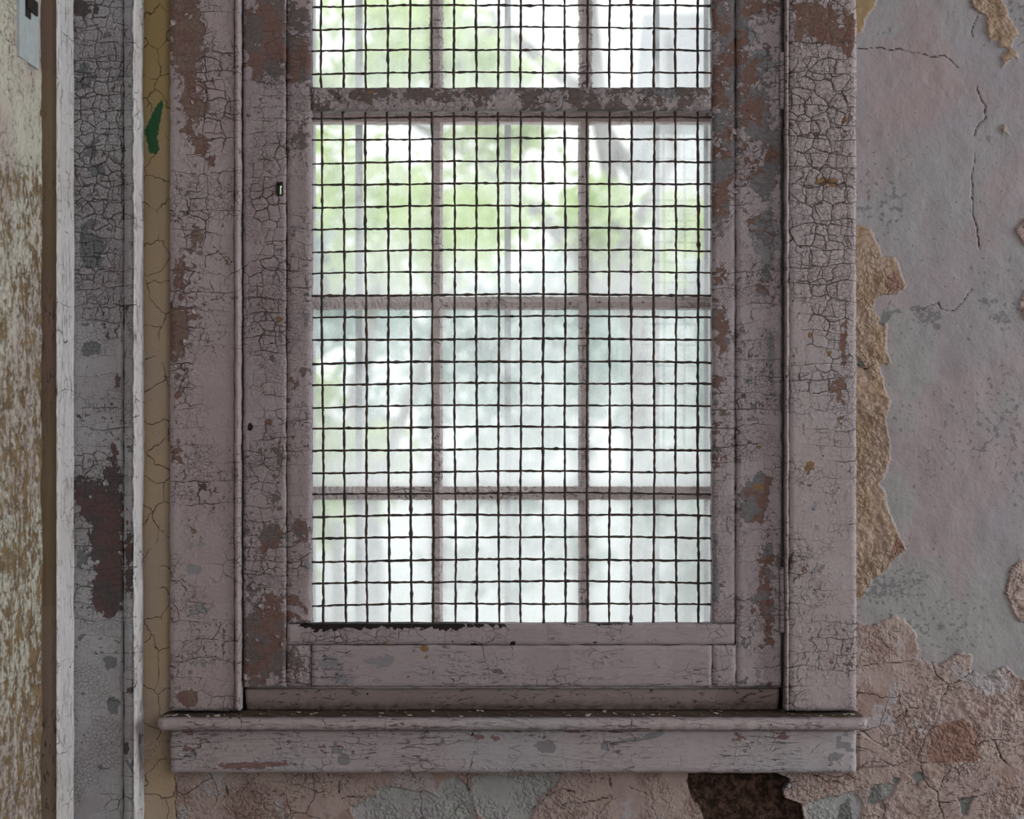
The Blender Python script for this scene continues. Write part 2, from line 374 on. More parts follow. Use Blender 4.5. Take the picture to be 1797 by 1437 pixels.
PINK2 = [[(1850, 975), (1790, 982), (1772, 1000), (1764, 1040), (1775, 1065), (1790, 1090), (1850, 1095)],
         [(1797, 505), (1787, 540), (1797, 560), (1850, 560), (1850, 505)], [(1797, 385), (1782, 405), (1797, 435), (1850, 435), (1850, 385)]]
TANS = [[(1712, -40), (1706, 15), (1730, 27), (1731, 60), (1738, 72), (1755, 66), (1757, 80), (1772, 82), (1783, 58), (1776, 40), (1768, 22), (1758, 0), (1757, -40)],
        [(1770, 88), (1757, 103), (1760, 116), (1774, 108), (1788, 103), (1783, 92)], [(1757, 212), (1748, 222), (1756, 240), (1772, 237), (1768, 215)]]
YEL = [[(1500, -40), (1541, -40), (1534, 15), (1520, 30), (1510, 56), (1500, 60)]]
HOLE = [(1204, 1300), (1206, 1372), (1212, 1392), (1224, 1412), (1234, 1437), (1240, 1500), (1420, 1500), (1410, 1437), (1405, 1412), (1378, 1400), (1373, 1385), (1386, 1368), (1378, 1362), (1352, 1357), (1350, 1300)]
WHITE = [[(612, 1418), (650, 1398), (664, 1402), (668, 1382), (700, 1383), (742, 1390), (765, 1397), (778, 1372), (800, 1366), (828, 1388), (835, 1437), (850, 1500), (660, 1500)],
         [(835, 1362), (985, 1357), (975, 1380), (950, 1400), (935, 1437), (930, 1500), (860, 1500), (850, 1437), (826, 1400)],
         [(1440, 1402), (1478, 1390), (1500, 1388), (1515, 1410), (1512, 1437), (1512, 1500), (1420, 1500), (1415, 1437), (1412, 1415)],
         [(1530, 1384), (1556, 1372), (1575, 1376), (1566, 1396), (1548, 1404)]]
GREEN = [[(1595, 1360), (1612, 1353), (1627, 1366), (1608, 1374)], [(1566, 1362), (1580, 1366), (1575, 1378), (1560, 1372)], [(1527, 1384), (1545, 1378), (1548, 1405), (1520, 1412)],
         [(1550, 545), (1568, 546), (1560, 560), (1548, 572), (1541, 568)], [(1475, 1412), (1490, 1400), (1498, 1437), (1490, 1500), (1462, 1500), (1470, 1430)], [(1680, 1400), (1710, 1398), (1700, 1412), (1696, 1430), (1688, 1432)],
         [(1504, 628), (1512, 634), (1516, 643), (1504, 641)]]
BROWNS = [[(1645, 1268), (1690, 1262), (1712, 1280), (1714, 1300), (1722, 1330), (1700, 1338), (1640, 1337), (1628, 1325), (1632, 1300)], [(1562, 478), (1578, 480), (1585, 505), (1565, 513), (1552, 500)],
          [(1575, 940), (1588, 964), (1575, 975), (1565, 965)], [(1485, 1358), (1497, 1352), (1497, 1368), (1478, 1372)]]
MINT = [(1590, 640, 50, 110, 1), (1580, 880, 30, 60, 1), (1600, 1050, 110, 80, 1), (1700, 1120, 110, 60, 1), (1560, 1060, 40, 50, .8), (1760, 1020, 60, 60, .7), (1740, 240, 40, 50, .5)]
ROSE = [(1620, 60, 50, 80, 1), (1570, 130, 60, 60, .8), (1650, 130, 60, 50, .9), (1590, 200, 60, 50, 1), (1620, 175, 60, 40, 1), (1530, 260, 30, 300, .5), (1785, 760, 14, 60, 1), (1790, 300, 12, 200, .4)]
SPECK = [(1628, 555, 34, 18, 1), (1644, 574, 8, 6, 1.4), (1735, 528, 26, 8, 1), (1758, 556, 22, 16, 1), (1574, 545, 12, 5, 1.2), (1608, 540, 14, 5, 1.2), (1600, 1020, 40, 40, .6), (1540, 1035, 40, 30, .8), (1703, 574, 4, 4, 1.5), (1700, 595, 4, 4, 1.4), (1735, 243, 4, 8, 1.5), (1560, 60, 20, 20, .5)]
JADE = [[(284, 175), (287, 186), (281, 215), (276, 240), (279, 262), (276, 270), (262, 269), (258, 250), (254, 228), (262, 212), (272, 190)]]
CRACKS = [[(1715, 25), (1709, 55), (1711, 68)], [(1714, 150), (1719, 172), (1728, 185), (1727, 205), (1712, 235)], [(1712, 268), (1710, 330), (1709, 360), (1715, 405), (1716, 438)],
          [(1707, 510), (1688, 535), (1672, 547), (1656, 542), (1648, 532), (1632, 534), (1610, 545)], [(1635, 1165), (1644, 1188), (1662, 1203), (1655, 1238), (1642, 1265), (1625, 1290), (1612, 1318), (1605, 1337)],
          [(1662, 1203), (1690, 1190), (1708, 1180)], [(1510, 1285), (1575, 1325)], [(1505, 1350), (1520, 1337), (1545, 1335), (1568, 1343), (1590, 1338), (1650, 1340)], [(1612, 1345), (1632, 1372), (1648, 1392), (1652, 1437)],
          [(1665, 1345), (1658, 1370), (1648, 1392)], [(1652, 1408), (1690, 1400), (1735, 1392), (1790, 1384)], [(1710, 1310), (1722, 1300), (1745, 1297), (1778, 1300)], [(1745, 1300), (1752, 1330), (1765, 1345)],
          [(1505, 640), (1520, 643), (1532, 640)], [(1507, 85), (1550, 88), (1600, 92), (1655, 100), (1680, 118)], [(305, 1358), (311, 1385), (312, 1437)], [(1425, 1357), (1455, 1369), (1480, 1371)],
          [(935, 1425), (955, 1400), (985, 1388), (1010, 1392)], [(985, 1415), (1020, 1408), (1060, 1400), (1075, 1396)], [(595, 1370), (594, 1390)], [(600, 1400), (640, 1398)], [(1068, 1360), (1075, 1378)], [(1105, 1380), (1130, 1390)],
          [(395, 1375), (400, 1395), (390, 1400)], [(1590, 1240), (1610, 1238)], [(1590, 1240), (1586, 1255), (1575, 1262)], [(1510, 1170), (1560, 1163), (1600, 1160)]]

def wall_front():
    c = 2.5
    px = np.arange(230, 1850 + c, c); py = np.arange(-45, 1500 + c, c)
    PX, PY = np.meshgrid(px, py)
    x = PX / 1000.; z = PY / 1000.
    jag = (fbm(x, z, 28, 4, 3) - .5) * 34 + (fbm(x, z, 120, 3, 4) - .5) * 10
    tan = sdf_poly(PX, PY, TAN)
    for q in TANS: tan = np.maximum(tan, sdf_poly(PX, PY, q) - 1)
    pink = sdf_poly(PX, PY, PINK)
    for q in PINK2: pink = np.maximum(pink, sdf_poly(PX, PY, q))
    lowleft = sdf_poly(PX, PY, [(200, 1300), (1420, 1300), (1420, 1520), (200, 1520)])
    pink = np.maximum(pink, lowleft)
    white = np.full(PX.shape, -1e3)
    for q in WHITE: white = np.maximum(white, sdf_poly(PX, PY, q))
    green = np.full(PX.shape, -1e3)
    for q in GREEN: green = np.maximum(green, sdf_poly(PX, PY, q))
    brown = np.full(PX.shape, -1e3)
    for q in BROWNS: brown = np.maximum(brown, sdf_poly(PX, PY, q))
    yel = np.full(PX.shape, -1e3)
    for q in YEL: yel = np.maximum(yel, sdf_poly(PX, PY, q))
    hole = sdf_poly(PX, PY, HOLE)
    left = sdf_poly(PX, PY, [(0, -100), (300, -100), (300, 1300), (308, 1360), (312, 1520), (0, 1520)])
    jg = jag * .55
    tan += jg; pink += jg * .8; white += jg * .7; green += jg * .35; brown += jg * .5; yel += jg * .8; hole += jg * .6; left += jg * .5
    wx = (fbm(x, z, 35, 3, 21) - .5) * 16; wz = (fbm(x, z, 35, 3, 22) - .5) * 16
    jade = np.full(PX.shape, -1e3)
    for q in JADE: jade = np.maximum(jade, sdf_poly(PX, PY, q))
    green = np.maximum(green, sdf_poly(PX, PY, [(252, 418), (266, 420), (272, 437), (252, 441)]))
    mint = blob_attr(PX, PY, MINT); rose = blob_attr(PX, PY, ROSE); speck = blob_attr(PX, PY, SPECK)
    crack = np.full(PX.shape, 99.)
    for q in CRACKS: crack = np.minimum(crack, dist_line(PX + wx, PY + wz, q))
    raised = np.clip(np.maximum(np.maximum(tan, pink), yel) / 3 + .5, 0, 1)
    raised = raised * (1 - np.clip(white / 3 + .5, 0, 1)) * (1 - np.clip(green / 3 + .5, 0, 1))
    crumb = fbm(x, z, 75, 4, 31)
    lump = np.clip((fbm(x, z, 9, 3, 57) - .40) * 5, .1, 1)
    Y = -.0035 * raised - (crumb - .5) * .009 * lump * raised * np.clip(np.maximum(tan, pink) / 6, 0, 1) * (PX > 1495) * (left < 0)
    Y -= (fbm(x, z, 6, 4, 41) - .5) * .010 + (fbm(x, z, 60, 3, 42) - .5) * .0012
    Y += np.clip(hole / 3 + .3, 0, 1) * (.016 + .008 * fbm(x, z, 60, 4, 44))
    Y += np.clip(1.4 - crack / 1.6, 0, 1) * .0015
    # the broken plaster corner lifting beside the apron
    tri = sdf_poly(PX, PY, [(1505, 1283), (1576, 1326), (1560, 1342), (1505, 1345)])
    Y -= np.clip(tri / 2 + .5, 0, 1) * .006
    X3 = (PX - 898.5) / 1000; Z3 = ZC + (718.5 - PY) / 1000
    V = np.stack([X3.ravel(), Y.ravel(), Z3.ravel()], 1)
    ny, nx = PX.shape; idx = np.arange(ny * nx).reshape(ny, nx)
    Q = np.stack([idx[:-1, :-1], idx[1:, :-1], idx[1:, 1:], idx[:-1, 1:]], -1)
    cx = PX[:-1, :-1]; cy = PY[:-1, :-1]
    keep = ~((cx > 400) & (cx < 1395) & (cy < 1285))
    F = Q[keep].reshape(-1, 4).tolist()
    V = V.tolist()
    nfine = len(V)
    # masonry behind and around the fine plaster, pierced by the window opening
    x0, x1 = -1.4, 4.3; ol, orr = P(400, 0).x, P(1397.5, 0).x; zb, zt = P(0, 1285).z, P(0, -420).z
    L, R = (230 - 898.5) / 1000, (px[-1] - 898.5) / 1000; B_, T_ = ZC + (718.5 - py[-1]) / 1000, ZC + (718.5 - py[0]) / 1000
    t = .30
    for b in [(x0, L, -.001, t, 0, 3.2), (R, x1, -.001, t, 0, 3.2), (L, R, -.001, t, 0, B_), (L, ol, -.001, t, T_, 3.2), (orr, R, -.001, t, T_, 3.2), (ol, orr, -.001, t, zt, 3.2),
              (L, ol, .03, t, B_, T_), (orr, R, .03, t, B_, T_), (ol, orr, .03, t, B_, zb)]:
        v, f = boxdata(*b, off=len(V)); V += v; F += f
    me = bpy.data.meshes.new('wall_front'); me.from_pydata(V, [], F); me.update()
    for k, a in dict(tan=tan, pink=pink, white=white, green=green, brown=brown, yel=yel, hole=hole, left=left, crack=crack, jade=jade, mint=mint, rose=rose, speck=speck).items():
        full = np.full(len(V), 99. if k == 'crack' else (0. if k in ('mint', 'rose', 'speck') else -50.), np.float32); full[:nfine] = a.ravel()
        at = me.attributes.new(k, 'FLOAT', 'POINT'); at.data.foreach_set('value', full)
    g = N('old_plaster_wall'); g.two = True; p0 = g.pos()
    big = g.noise(p0, 3.4, 4, .55); mid = g.noise(p0, 16, 6, .6); fine = g.noise(p0, 170, 4, .65)
    base = g.mix(g.step(big, .42, .62), (.345, .328, .350), (.375, .325, .335))
    base = g.mix(g.step(g.noise(g.vmath('ADD', p0, (4, 4, 4)), 2.6, 4, .6), .5, .62), base, (.345, .345, .352))
    base = g.mix(g.step(g.add(g.attr('rose'), g.mul(g.sub(mid, .5), 2)), .2, 1.1, 0, .8), base, (.385, .315, .325))
    base = g.mix(g.step(g.add(g.attr('mint'), g.mul(g.sub(mid, .5), 2)), .1, .9, 0, .8), base, (.355, .37, .365))
    base = g.mix(g.step(mid, .45, .7, 0, .25), base, (.29, .28, .30))
    spots = g.step(g.add(g.noise(p0, 90, 3, .6), g.mul(g.noise(p0, 5, 3, .5), .5)), .93, .96)
    spots = g.math('MAXIMUM', spots, g.step(g.add(g.attr('speck'), g.mul(g.sub(g.noise(p0, 130, 3, .6), .5), 2.6)), .72, .78))
    base = g.mix(g.mul(spots, .8), base, (.19, .19, .20))
    nz = g.mul(g.sub(fine, .5), 7.0)
    def m(a, w=1.2): return g.step(g.add(g.attr(a), nz), -w, w)
    sepx = g.n('ShaderNodeSeparateXYZ'); g.put(sepx.inputs[0], p0)
    lowt = g.step(sepx.outputs[2], 1.1, .85)
    crumb = g.vor(g.vmath('ADD', p0, g.scale(g.vmath('SUBTRACT', g.noise(p0, 60, 3, col=True), (.5, .5, .5)), (.016, .016, .016))), 120, 'F1', 1)
    tanc = g.mix(g.step(mid, .35, .62), (.39, .29, .205), (.44, .34, .275))
    tanc = g.mix(g.step(crumb, .35, .75, 0, .55), tanc, (.20, .125, .075))
    pinkc = g.mix(g.step(mid, .38, .6), (.41, .325, .31), (.43, .345, .315))
    pinkc = g.mix(g.step(g.noise(g.vmath('ADD', p0, (2, 7, 1)), 12, 6, .62), .56, .60), pinkc, (.355, .26, .235))
    pinkc = g.mix(g.step(g.noise(g.vmath('ADD', p0, (8, 7, 1)), 8, 6, .6), .60, .63), pinkc, (.44, .41, .42))
    crkd = g.vor(g.vmath('ADD', g.scale(p0, (1, .3, 1)), g.scale(g.vmath('SUBTRACT', g.noise(p0, 20, 4, col=True), (.5, .5, .5)), (.03, .01, .03))), 17, 'DISTANCE_TO_EDGE', 1)
    pcr = g.mul(g.step(crkd, .02, .005), g.step(g.noise(p0, 6, 3, .5), .48, .58))
    tickp = g.step(g.noise(g.scale(p0, (1, 1, 1.4)), 130, 4, .7, .8), .57, .63)
    tickp = g.mul(tickp, g.step(g.noise(g.vmath('ADD', p0, (0, 2, 8)), 10, 3, .5), .44, .56))
    pinkc = g.mix(g.mul(tickp, .8), pinkc, (.17, .10, .085))
    c = base
    c = g.mix(m('tan'), c, tanc)
    pk = m('pink'); c = g.mix(pk, c, pinkc)
    c = g.mix(m('white'), c, g.mix(g.step(mid, .4, .7), (.39, .41, .40), (.40, .39, .41)))
    c = g.mix(m('brown'), c, (.30, .19, .155))
    c = g.mix(m('green'), c, (.20, .215, .205))
    yelc = g.mix(g.step(mid, .4, .6), (.36, .28, .15), (.33, .24, .14))
    c = g.mix(m('yel'), c, yelc)
    # old cream plaster strip left of the window, large curved cracks
    lcr = g.vor(g.vmath('ADD', g.scale(p0, (1, .3, .8)), g.scale(g.vmath('SUBTRACT', g.noise(p0, 16, 3, col=True), (.5, .5, .5)), (.04, .01, .04))), 21, 'DISTANCE_TO_EDGE', 1)
    lcm = g.mul(g.step(lcr, .020, .004), g.step(g.noise(p0, 13, 3, .6), .38, .5))
    lc = g.mix(g.step(g.noise(p0, 7, 3, .5), .4, .62), (.47, .365, .25), (.44, .355, .27))
    topyl = g.step(sepx.outputs[2], 1.45, 2.0)
    lc = g.mix(topyl, lc, (.37, .28, .13))
    lc = g.mix(g.mul(g.step(fine, .6, .75), .3), lc, (.2, .14, .08))
    lc = g.mix(g.mul(lcm, .85), lc, (.08, .05, .025))
    lm = m('left'); c = g.mix(lm, c, lc)
    ho = m('hole')
    hc = g.mix(g.step(g.noise(p0, 60, 6, .7), .4, .65), (.045, .027, .02), (.19, .115, .09))
    c = g.mix(ho, c, hc)
    c = g.mix(m('jade'), c, (.035, .115, .05))
    ck = g.mul(g.step(g.add(g.attr('crack'), g.mul(nz, .45)), 1.4, .4), g.step(mid, .36, .5, .25, 1))
    anyp = g.mul(g.math('MAXIMUM', pk, m('tan')), g.inv(lm))
    ckall = g.math('MAXIMUM', ck, g.mul(g.mul(pcr, g.mul(pk, g.inv(lm))), .9))
    ckall = g.mul(ckall, g.inv(ho))
    c = g.mix(g.mul(ckall, .9), c, (.06, .038, .032))
    h = g.mul(fine, .0006); h = g.add(h, g.mul(mid, .004))
    h = g.add(h, g.mul(g.mul(g.mul(anyp, g.step(g.noise(p0, 9, 4, .6), .42, .6, .06, 1)), g.step(crumb, 0, .7, 1, 0)), .0034))
    h = g.add(h, g.mul(g.mul(tickp, pk), -.0015)); h = g.add(h, g.mul(ckall, -.0015)); h = g.add(h, g.mul(g.mul(lcm, lm), -.001))
    h = g.add(h, g.mul(g.mul(ho, g.noise(p0, 120, 5, .7)), .012))
    g.bsdf(c, .85, g.bump(h, .9), spec=.15)
    return structure(link('wall_front', me, g.m))
wall_front()

# ---------------------------------------------------------------- rest of the room
Zt = 3.2
structure(boxes('floor', [(-1.4, 4.3, -4.6, .3, -.1, 0)], M['floorwood']))
structure(boxes('ceiling', [(-1.4, 4.3, -4.6, .3, Zt, Zt + .1)], M['room']))
structure(boxes('wall_back', [(-1.4, 4.3, -4.6, -4.5, 0, Zt)], M['room']))
structure(boxes('wall_right', [(4.2, 4.3, -4.5, 0, 0, .75), (4.2, 4.3, -4.5, 0, 2.75, Zt), (4.2, 4.3, -4.5, -2.15, .75, 2.75), (4.2, 4.3, -.35, 0, .75, 2.75)], M['room']))

# ---------------------------------------------------------------- left: wall end, door casing and trim boards seen edge on
def slab_x(name, X, y0, y1, mat, thick, cell=.006, seed=1, attrs=None, front_mat=None, rough=.002):
    """a board standing on its edge: its wide gridded face looks to +x"""
    z0, z1 = 0.0, Zt
    zf0, zf1 = ZC - .80, ZC + .80
    zs = np.concatenate([[z0], np.arange(zf0, zf1, cell), [z1]])
    ny = max(3, int((y1 - y0) / cell)); ys = np.linspace(y0, y1, ny + 1)
    Yg, Zg = np.meshgrid(ys, zs)
    Xg = X + (fbm(Yg, Zg * .4, 40, 4, seed) - .5) * rough * 2
    e = np.minimum(Yg - y0, y1 - Yg)
    Xg = Xg - np.where(e < 1e-6, .002 + .003 * vnoise(Yg * 0, Zg * 70, seed), 0)
    n = Xg.size; V = np.stack([Xg.ravel(), Yg.ravel(), Zg.ravel()], 1)
    idx = np.arange(n).reshape(Xg.shape)
    F = np.stack([idx[:-1, :-1], idx[:-1, 1:], idx[1:, 1:], idx[1:, :-1]], -1).reshape(-1, 4).tolist()
    ring = list(idx[0, :]) + list(idx[1:, -1]) + list(idx[-1, -2::-1]) + list(idx[-2:0:-1, 0])
    back = V[ring].copy(); back[:, 0] = X - thick; V = np.vstack([V, back]); m = len(ring); nf = len(F)
    for i in range(m):
        j = (i + 1) % m; F.append([int(ring[j]), int(ring[i]), n + i, n + j])
    F.append([n + i for i in range(m)][::-1])
    me = bpy.data.meshes.new(name); me.from_pydata(V.tolist(), [], F); me.update()
    s = (D + Yg) / D; PY = 718.5 - (Zg - ZC) * 1000 / s; PX = 898.5 + Xg * 1000 / s
    for k, bl in (attrs or {}).items():
        arr = bl(PX, PY) if callable(bl) else blob_attr(PX, PY, bl)
        at = me.attributes.new(k, 'FLOAT', 'POINT'); at.data.foreach_set('value', np.concatenate([arr.ravel(), arr.ravel()[ring]]).astype(np.float32))
    o = link(name, me, mat)
    if front_mat:
        me.materials.append(front_mat)
        for p in me.polygons:
            if p.index >= nf: p.material_index = 1
    return o
# the flat casing board on the front wall
t1 = structure(empty('trim_1'))
YB = -.060
board('casing_board', 60, 216, -60, 1500, YB, .058, M['trim'], t1, cell=.005, seed=3,
      attrs=dict(grey=[(165, 60, 60, 60, .10), (150, 130, 40, 40, .18), (175, 300, 45, 80, .25), (165, 460, 45, 60, .22), (158, 612, 18, 14, .5), (150, 570, 12, 6, .4), (196, 1160, 15, 12, .4), (200, 1240, 15, 25, .45), (185, 1345, 18, 8, .3)],
                 peel=[(192, 955, 40, 115, .6), (150, 875, 26, 50, .5), (195, 810, 20, 60, .3), (195, 1050, 26, 60, .45), (150, 935, 12, 25, -.3), (206, 670, 8, 18, .5), (150, 15, 30, 16, .5), (170, 1145, 8, 8, .4), (200, 795, 8, 20, .3), (160, 1060, 20, 14, .3), (183, 268, 6, 10, .4)],
                 flake=[(170, 250, 60, 320, 1), (160, 850, 50, 60, .7)]))
board('casing_bead', 217, 237, -60, 1500, YB - .004, .062, M['trim'], t1, cell=.005, seed=4,
      attrs=dict(peel=[(226, 985, 12, 100, .5), (225, 785, 7, 5, .6), (222, 1310, 6, 14, .5), (227, 1210, 7, 7, .6), (228, 100, 5, 10, .5)], grey=[(226, 560, 10, 200, .05)]))
# its lit right-hand edge
zz = (ZC - .83, ZC + .83)
def edge_slab(name, X, y0, y1, thick, mat, seed, parent=None, **k):
    o = slab_x(name, X, y0, y1, mat, thick, seed=seed, **k); o.parent = parent; return o
edge_slab('casing_edge', -.6455, -.0655, -.001, .004, M['edge'], 7, t1, cell=.004, rough=.0035)
t2 = structure(empty('trim_2'))
edge_slab('jamb_edge', -.7505, -.166, -.066, .005, M['edge'], 8, t2, cell=.005, rough=.002,
          attrs=dict(peel=[(118, 520, 9, 60, .18)], grey=[(118, 620, 12, 150, .15)]))
board('jamb_face', 20, 101.5, -60, 1500, -.164, .09, M['ochre_trim'], t2, cell=.01, seed=9)
t3 = structure(slab_x('trim_3', -.7775, -1.3, -.1665, M['near'], .2, cell=.008, seed=12, rough=.004,
        attrs=dict(peel=lambda px, py: -.16 + .20 * np.clip((py - 240 - 90 * (fbm(px / 1000, py / 1000, 12, 3, 91) - .5)) / 50, 0, 1) + .05 * np.clip((py - 600) / 60, 0, 1) + .10 * np.exp(-((px - 78) / 6) ** 2))))
structure(boxes('wall_left', [(-1.4, -.80, -4.5, -1.3, 0, Zt)], M['room']))
# the latch keep let into the near board
sp = thing(empty('strike_plate', (-.7775, -.255, ZC + .70)), 'pale metal strike plate with black slot high on the weathered board at the left edge', 'strike plate')
boxes('plate', [(-.004, .0045, -.062, .050, -.145, .16)], M['white_metal'], sp)
boxes('slot', [(.003, .0065, -.030, -.004, -.075, .15), (.003, .0085, -.030, .030, -.062, -.04)], M['iron'], sp)

# ---------------------------------------------------------------- the window
win = structure(empty('window_1'))
YC = -.028
LC_PEEL = [(318, 60, 34, 90, .40), (335, 330, 30, 330, .14), (350, 120, 34, 120, .12), (345, 170, 30, 60, .18), (355, 255, 14, 16, .3), (315, 490, 14, 30, .5), (308, 580, 20, 45, .6), (312, 700, 8, 40, .35), (312, 790, 12, 30, .2), (330, 1225, 18, 14, .5), (378, 1158, 6, 12, .4), (345, 40, 60, 60, .05)]
LC_GREY = [(345, 955, 26, 18, .5), (345, 1000, 20, 18, .5), (352, 1070, 30, 20, .5), (345, 1120, 18, 14, .4), (358, 1160, 12, 20, .5), (390, 640, 10, 30, .35), (362, 540, 10, 8, .4), (345, 800, 14, 8, .4), (340, 920, 14, 8, .4), (398, 690, 10, 15, .4), (375, 100, 8, 30, .4)]
board('side_casing', 298, 411, -60, 1247, YC, .03, M['casing'], win, seed=21, attrs=dict(peel=LC_PEEL, grey=LC_GREY, flake=[(360, 200, 40, 260, .6), (320, 560, 20, 160, .7)]))
board('casing_bead', 411.5, 421, -60, 1247, YC - .005, .035, M['casing'], win, seed=22)
RC_PEEL = [(1440, 30, 60, 75, .14), (1410, 30, 24, 50, .30), (1450, 30, 26, 50, .32), (1490, 60, 10, 60, .5), (1478, 75, 14, 26, .3), (1398, 70, 10, 20, .3), (1480, 620, 9, 45, .38), (1390, 620, 12, 14, .35), (1470, 680, 14, 30, .28), (1475, 740, 10, 14, .3),
           (1408, 745, 4, 20, .35), (1440, 400, 10, 16, .2), (1492, 220, 6, 26, .4)]
RC_GREY = [(1415, 145, 20, 34, .42), (1428, 888, 8, 16, .5), (1433, 927, 6, 6, .5)]
RC_OCH = [(1441, 318, 12, 9, 1), (1462, 320, 10, 9, 1), (1420, 819, 8, 9, 1.2), (1422, 588, 5, 8, .9), (1454, 620, 6, 6, .9), (1482, 210, 7, 9, .9)]
board('side_casing', 1385, 1503, -60, 1247, YC, .03, M['casing_r'], win, seed=23, attrs=dict(peel=RC_PEEL, grey=RC_GREY, ochre=RC_OCH, flake=[(1445, 260, 60, 300, 1.1), (1450, 600, 50, 200, .3)]))
board('casing_bead', 1379, 1384.5, -60, 1247, YC - .003, .033, M['casing_r'], win, seed=24)
# jambs lining the opening and the board under the guard
V = []
boxes('jamb', [(P(400, 0).x, P(423, 0).x, .001, .31, ZC - .56, ZC + 1.14)], M['dark'], win)
boxes('jamb', [(P(1377.5, 0).x, P(1397, 0).x, .001, .31, ZC - .56, ZC + 1.14)], M['dark'], win)
boxes('head_jamb', [(P(423, 0).x, P(1377, 0).x, .001, .31, ZC + 1.10, ZC + 1.14)], M['dark'], win)
def stop_relief(px, py): return .012 * np.clip((py - 1208) / 38, 0, 1) ** 2
board('stop_board', 430, 1367, 1209, 1262, .004, .16, M['substop'], win, seed=25, relief=stop_relief, round_=.001,
      attrs=dict(dirt=lambda px, py: .15 + .55 * np.clip((py - 1222) / 26, 0, 1)))  # brown mix deepens towards the bottom of the board
# stool: nosed shelf with a horn at either end
def stool():
    xs = np.linspace(P(290, 0).x, P(1509, 0).x, 420); zt = P(0, 1247.5).z; th = .0195
    prof = []
    for a in np.linspace(0, math.pi, 11): prof.append((-.074 - .010 * math.sin(a), zt - th / 2 + math.cos(a) * th / 2))
    prof = [(.012, zt + .001), (-.01, zt + .0005), (-.03, zt), (-.055, zt), (-.066, zt)] + prof + [(-.02, zt - th), (.012, zt - th)]
    k = len(prof); V, F, at = [], [], []
    for i, x in enumerate(xs):
        for (y, z) in prof:
            nn = float(fbm(np.array(x * 1.0), np.array(y + z), 60, 4, 5)) - .5
            endf = max(0, 1 - min(x - xs[0], xs[-1] - x) / .012)
            V.append((x, y + nn * .003 + (.02 * endf ** 2 if y < -.04 else 0), z + nn * .0022 - (z - (zt - th / 2)) * .35 * endf ** 2))
            pxx = 898.5 + x * 1000
            d = .95 if y > -.058 else (.35 if y > -.076 and z > zt - .012 else 0)
            at.append(d)
    for i in range(len(xs) - 1):
        for j in range(k):
            a, b = i * k + j, i * k + (j + 1) % k; F.append((a, a + k, b + k, b))
    F.append(tuple(range(k))); F.append(tuple((len(xs) - 1) * k + j for j in range(k))[::-1])
    o = mesh('stool', V, F, M['sill'], win, True); bm_fix(o.data)
    a = o.data.attributes.new('dirt', 'FLOAT', 'POINT'); a.data.foreach_set('value', at)
stool()
AP_PEEL = [(330, 1287, 20, 8, .4), (360, 1302, 20, 8, .25), (400, 1345, 70, 8, .5), (480, 1340, 50, 8, .3), (1376, 1290, 12, 10, .6), (1295, 1293, 18, 9, .4), (870, 1296, 10, 6, .5), (840, 1295, 12, 8, .3), (330, 1310, 10, 10, .3)]
AP_GREY = [(1110, 1305, 50, 14, .3), (960, 1310, 30, 12, .3), (1150, 1287, 20, 7, .4), (800, 1310, 60, 18, .2), (605, 1334, 12, 10, .4), (1430, 1303, 14, 6, .3), (1460, 1330, 8, 6, .3), (1190, 1307, 20, 8, .3)]
board('apron', 299, 1503, 1281, 1357, -.058, .059, M['apron'], win, seed=27, round_=.004, attrs=dict(peel=AP_PEEL, grey=AP_GREY))

# sashes
def sash(name, y, x0, x1, ytop, ybot, rails, mx=(766.5, 1025), my=(), rough_=.0008, mw=9.5, seed=0, bow=0):
    s = empty(name); s.parent = win
    def X(px): return P(px, 0, y).x
    def Z(py): return P(0, py, y).z
    xl, xr = X(x0), X(x1); zt, zb = Z(ytop), Z(ybot)
    dpt = .036
    bv = lambda c, h: [(y, c - h * .55), (y + .010, c - h), (y + dpt, c - h), (y + dpt, c + h), (y + .010, c + h), (y, c + h * .55)]
    k = (D + y) / D * .001
    # stiles
    for c in (xl - .022, xr + .022):
        prism_x('stile', [(y, c - .021), (y + dpt, c - .021), (y + dpt, c + .021), (y, c + .021)], zb - .05, zt + .05, M['sash'], s, 40, rough_, seed, 'z')
    for (a, b) in rails:
        prism_x('rail', [(y - .002, Z(b)), (y + dpt, Z(b)), (y + dpt, Z(a)), (y - .002, Z(a))], xl, xr, M['sash_light'], s, 60, rough_, seed + 2)
    for m in mx:
        prism_x('muntin', bv(X(m), mw * k), zb, zt, M['sash'], s, 220, rough_, seed + 3 + int(m), 'z')
    for m in my:
        c = Z(m); h = 11.5 * k
        prism_x('muntin', [(y, c - h * .75), (y + .008, c - h), (y + dpt, c - h), (y + dpt, c + h), (y + .012, c + h), (y + .003, c + h * .25), (y, c + h * .1)], xl, xr, M['sash'], s, 220, rough_, seed + 9 + int(m))
    xs = [xl] + [X(m) for m in mx] + [xr]; zs = [zb] + [Z(m) for m in sorted(my, reverse=True)] + [zt]
    for i in range(len(xs) - 1):
        for j in range(len(zs) - 1):
            boxes('glass_pane', [(xs[i] + .002, xs[i + 1] - .002, y + .020, y + .0225, zs[j] + .002, zs[j + 1] - .002)], M['glass'], s)
    return s
sash('lower_sash', .100, 480, 1310, 212, 1170, [(196, 214), (1168, 1215)], my=(531, 866), seed=50)
sash('upper_sash', .142, 478, 1312, -360, 205, [(190, 212), (-420, -355)], mx=(765, 1028), my=(-130,), rough_=.0022, mw=11.5, seed=80)
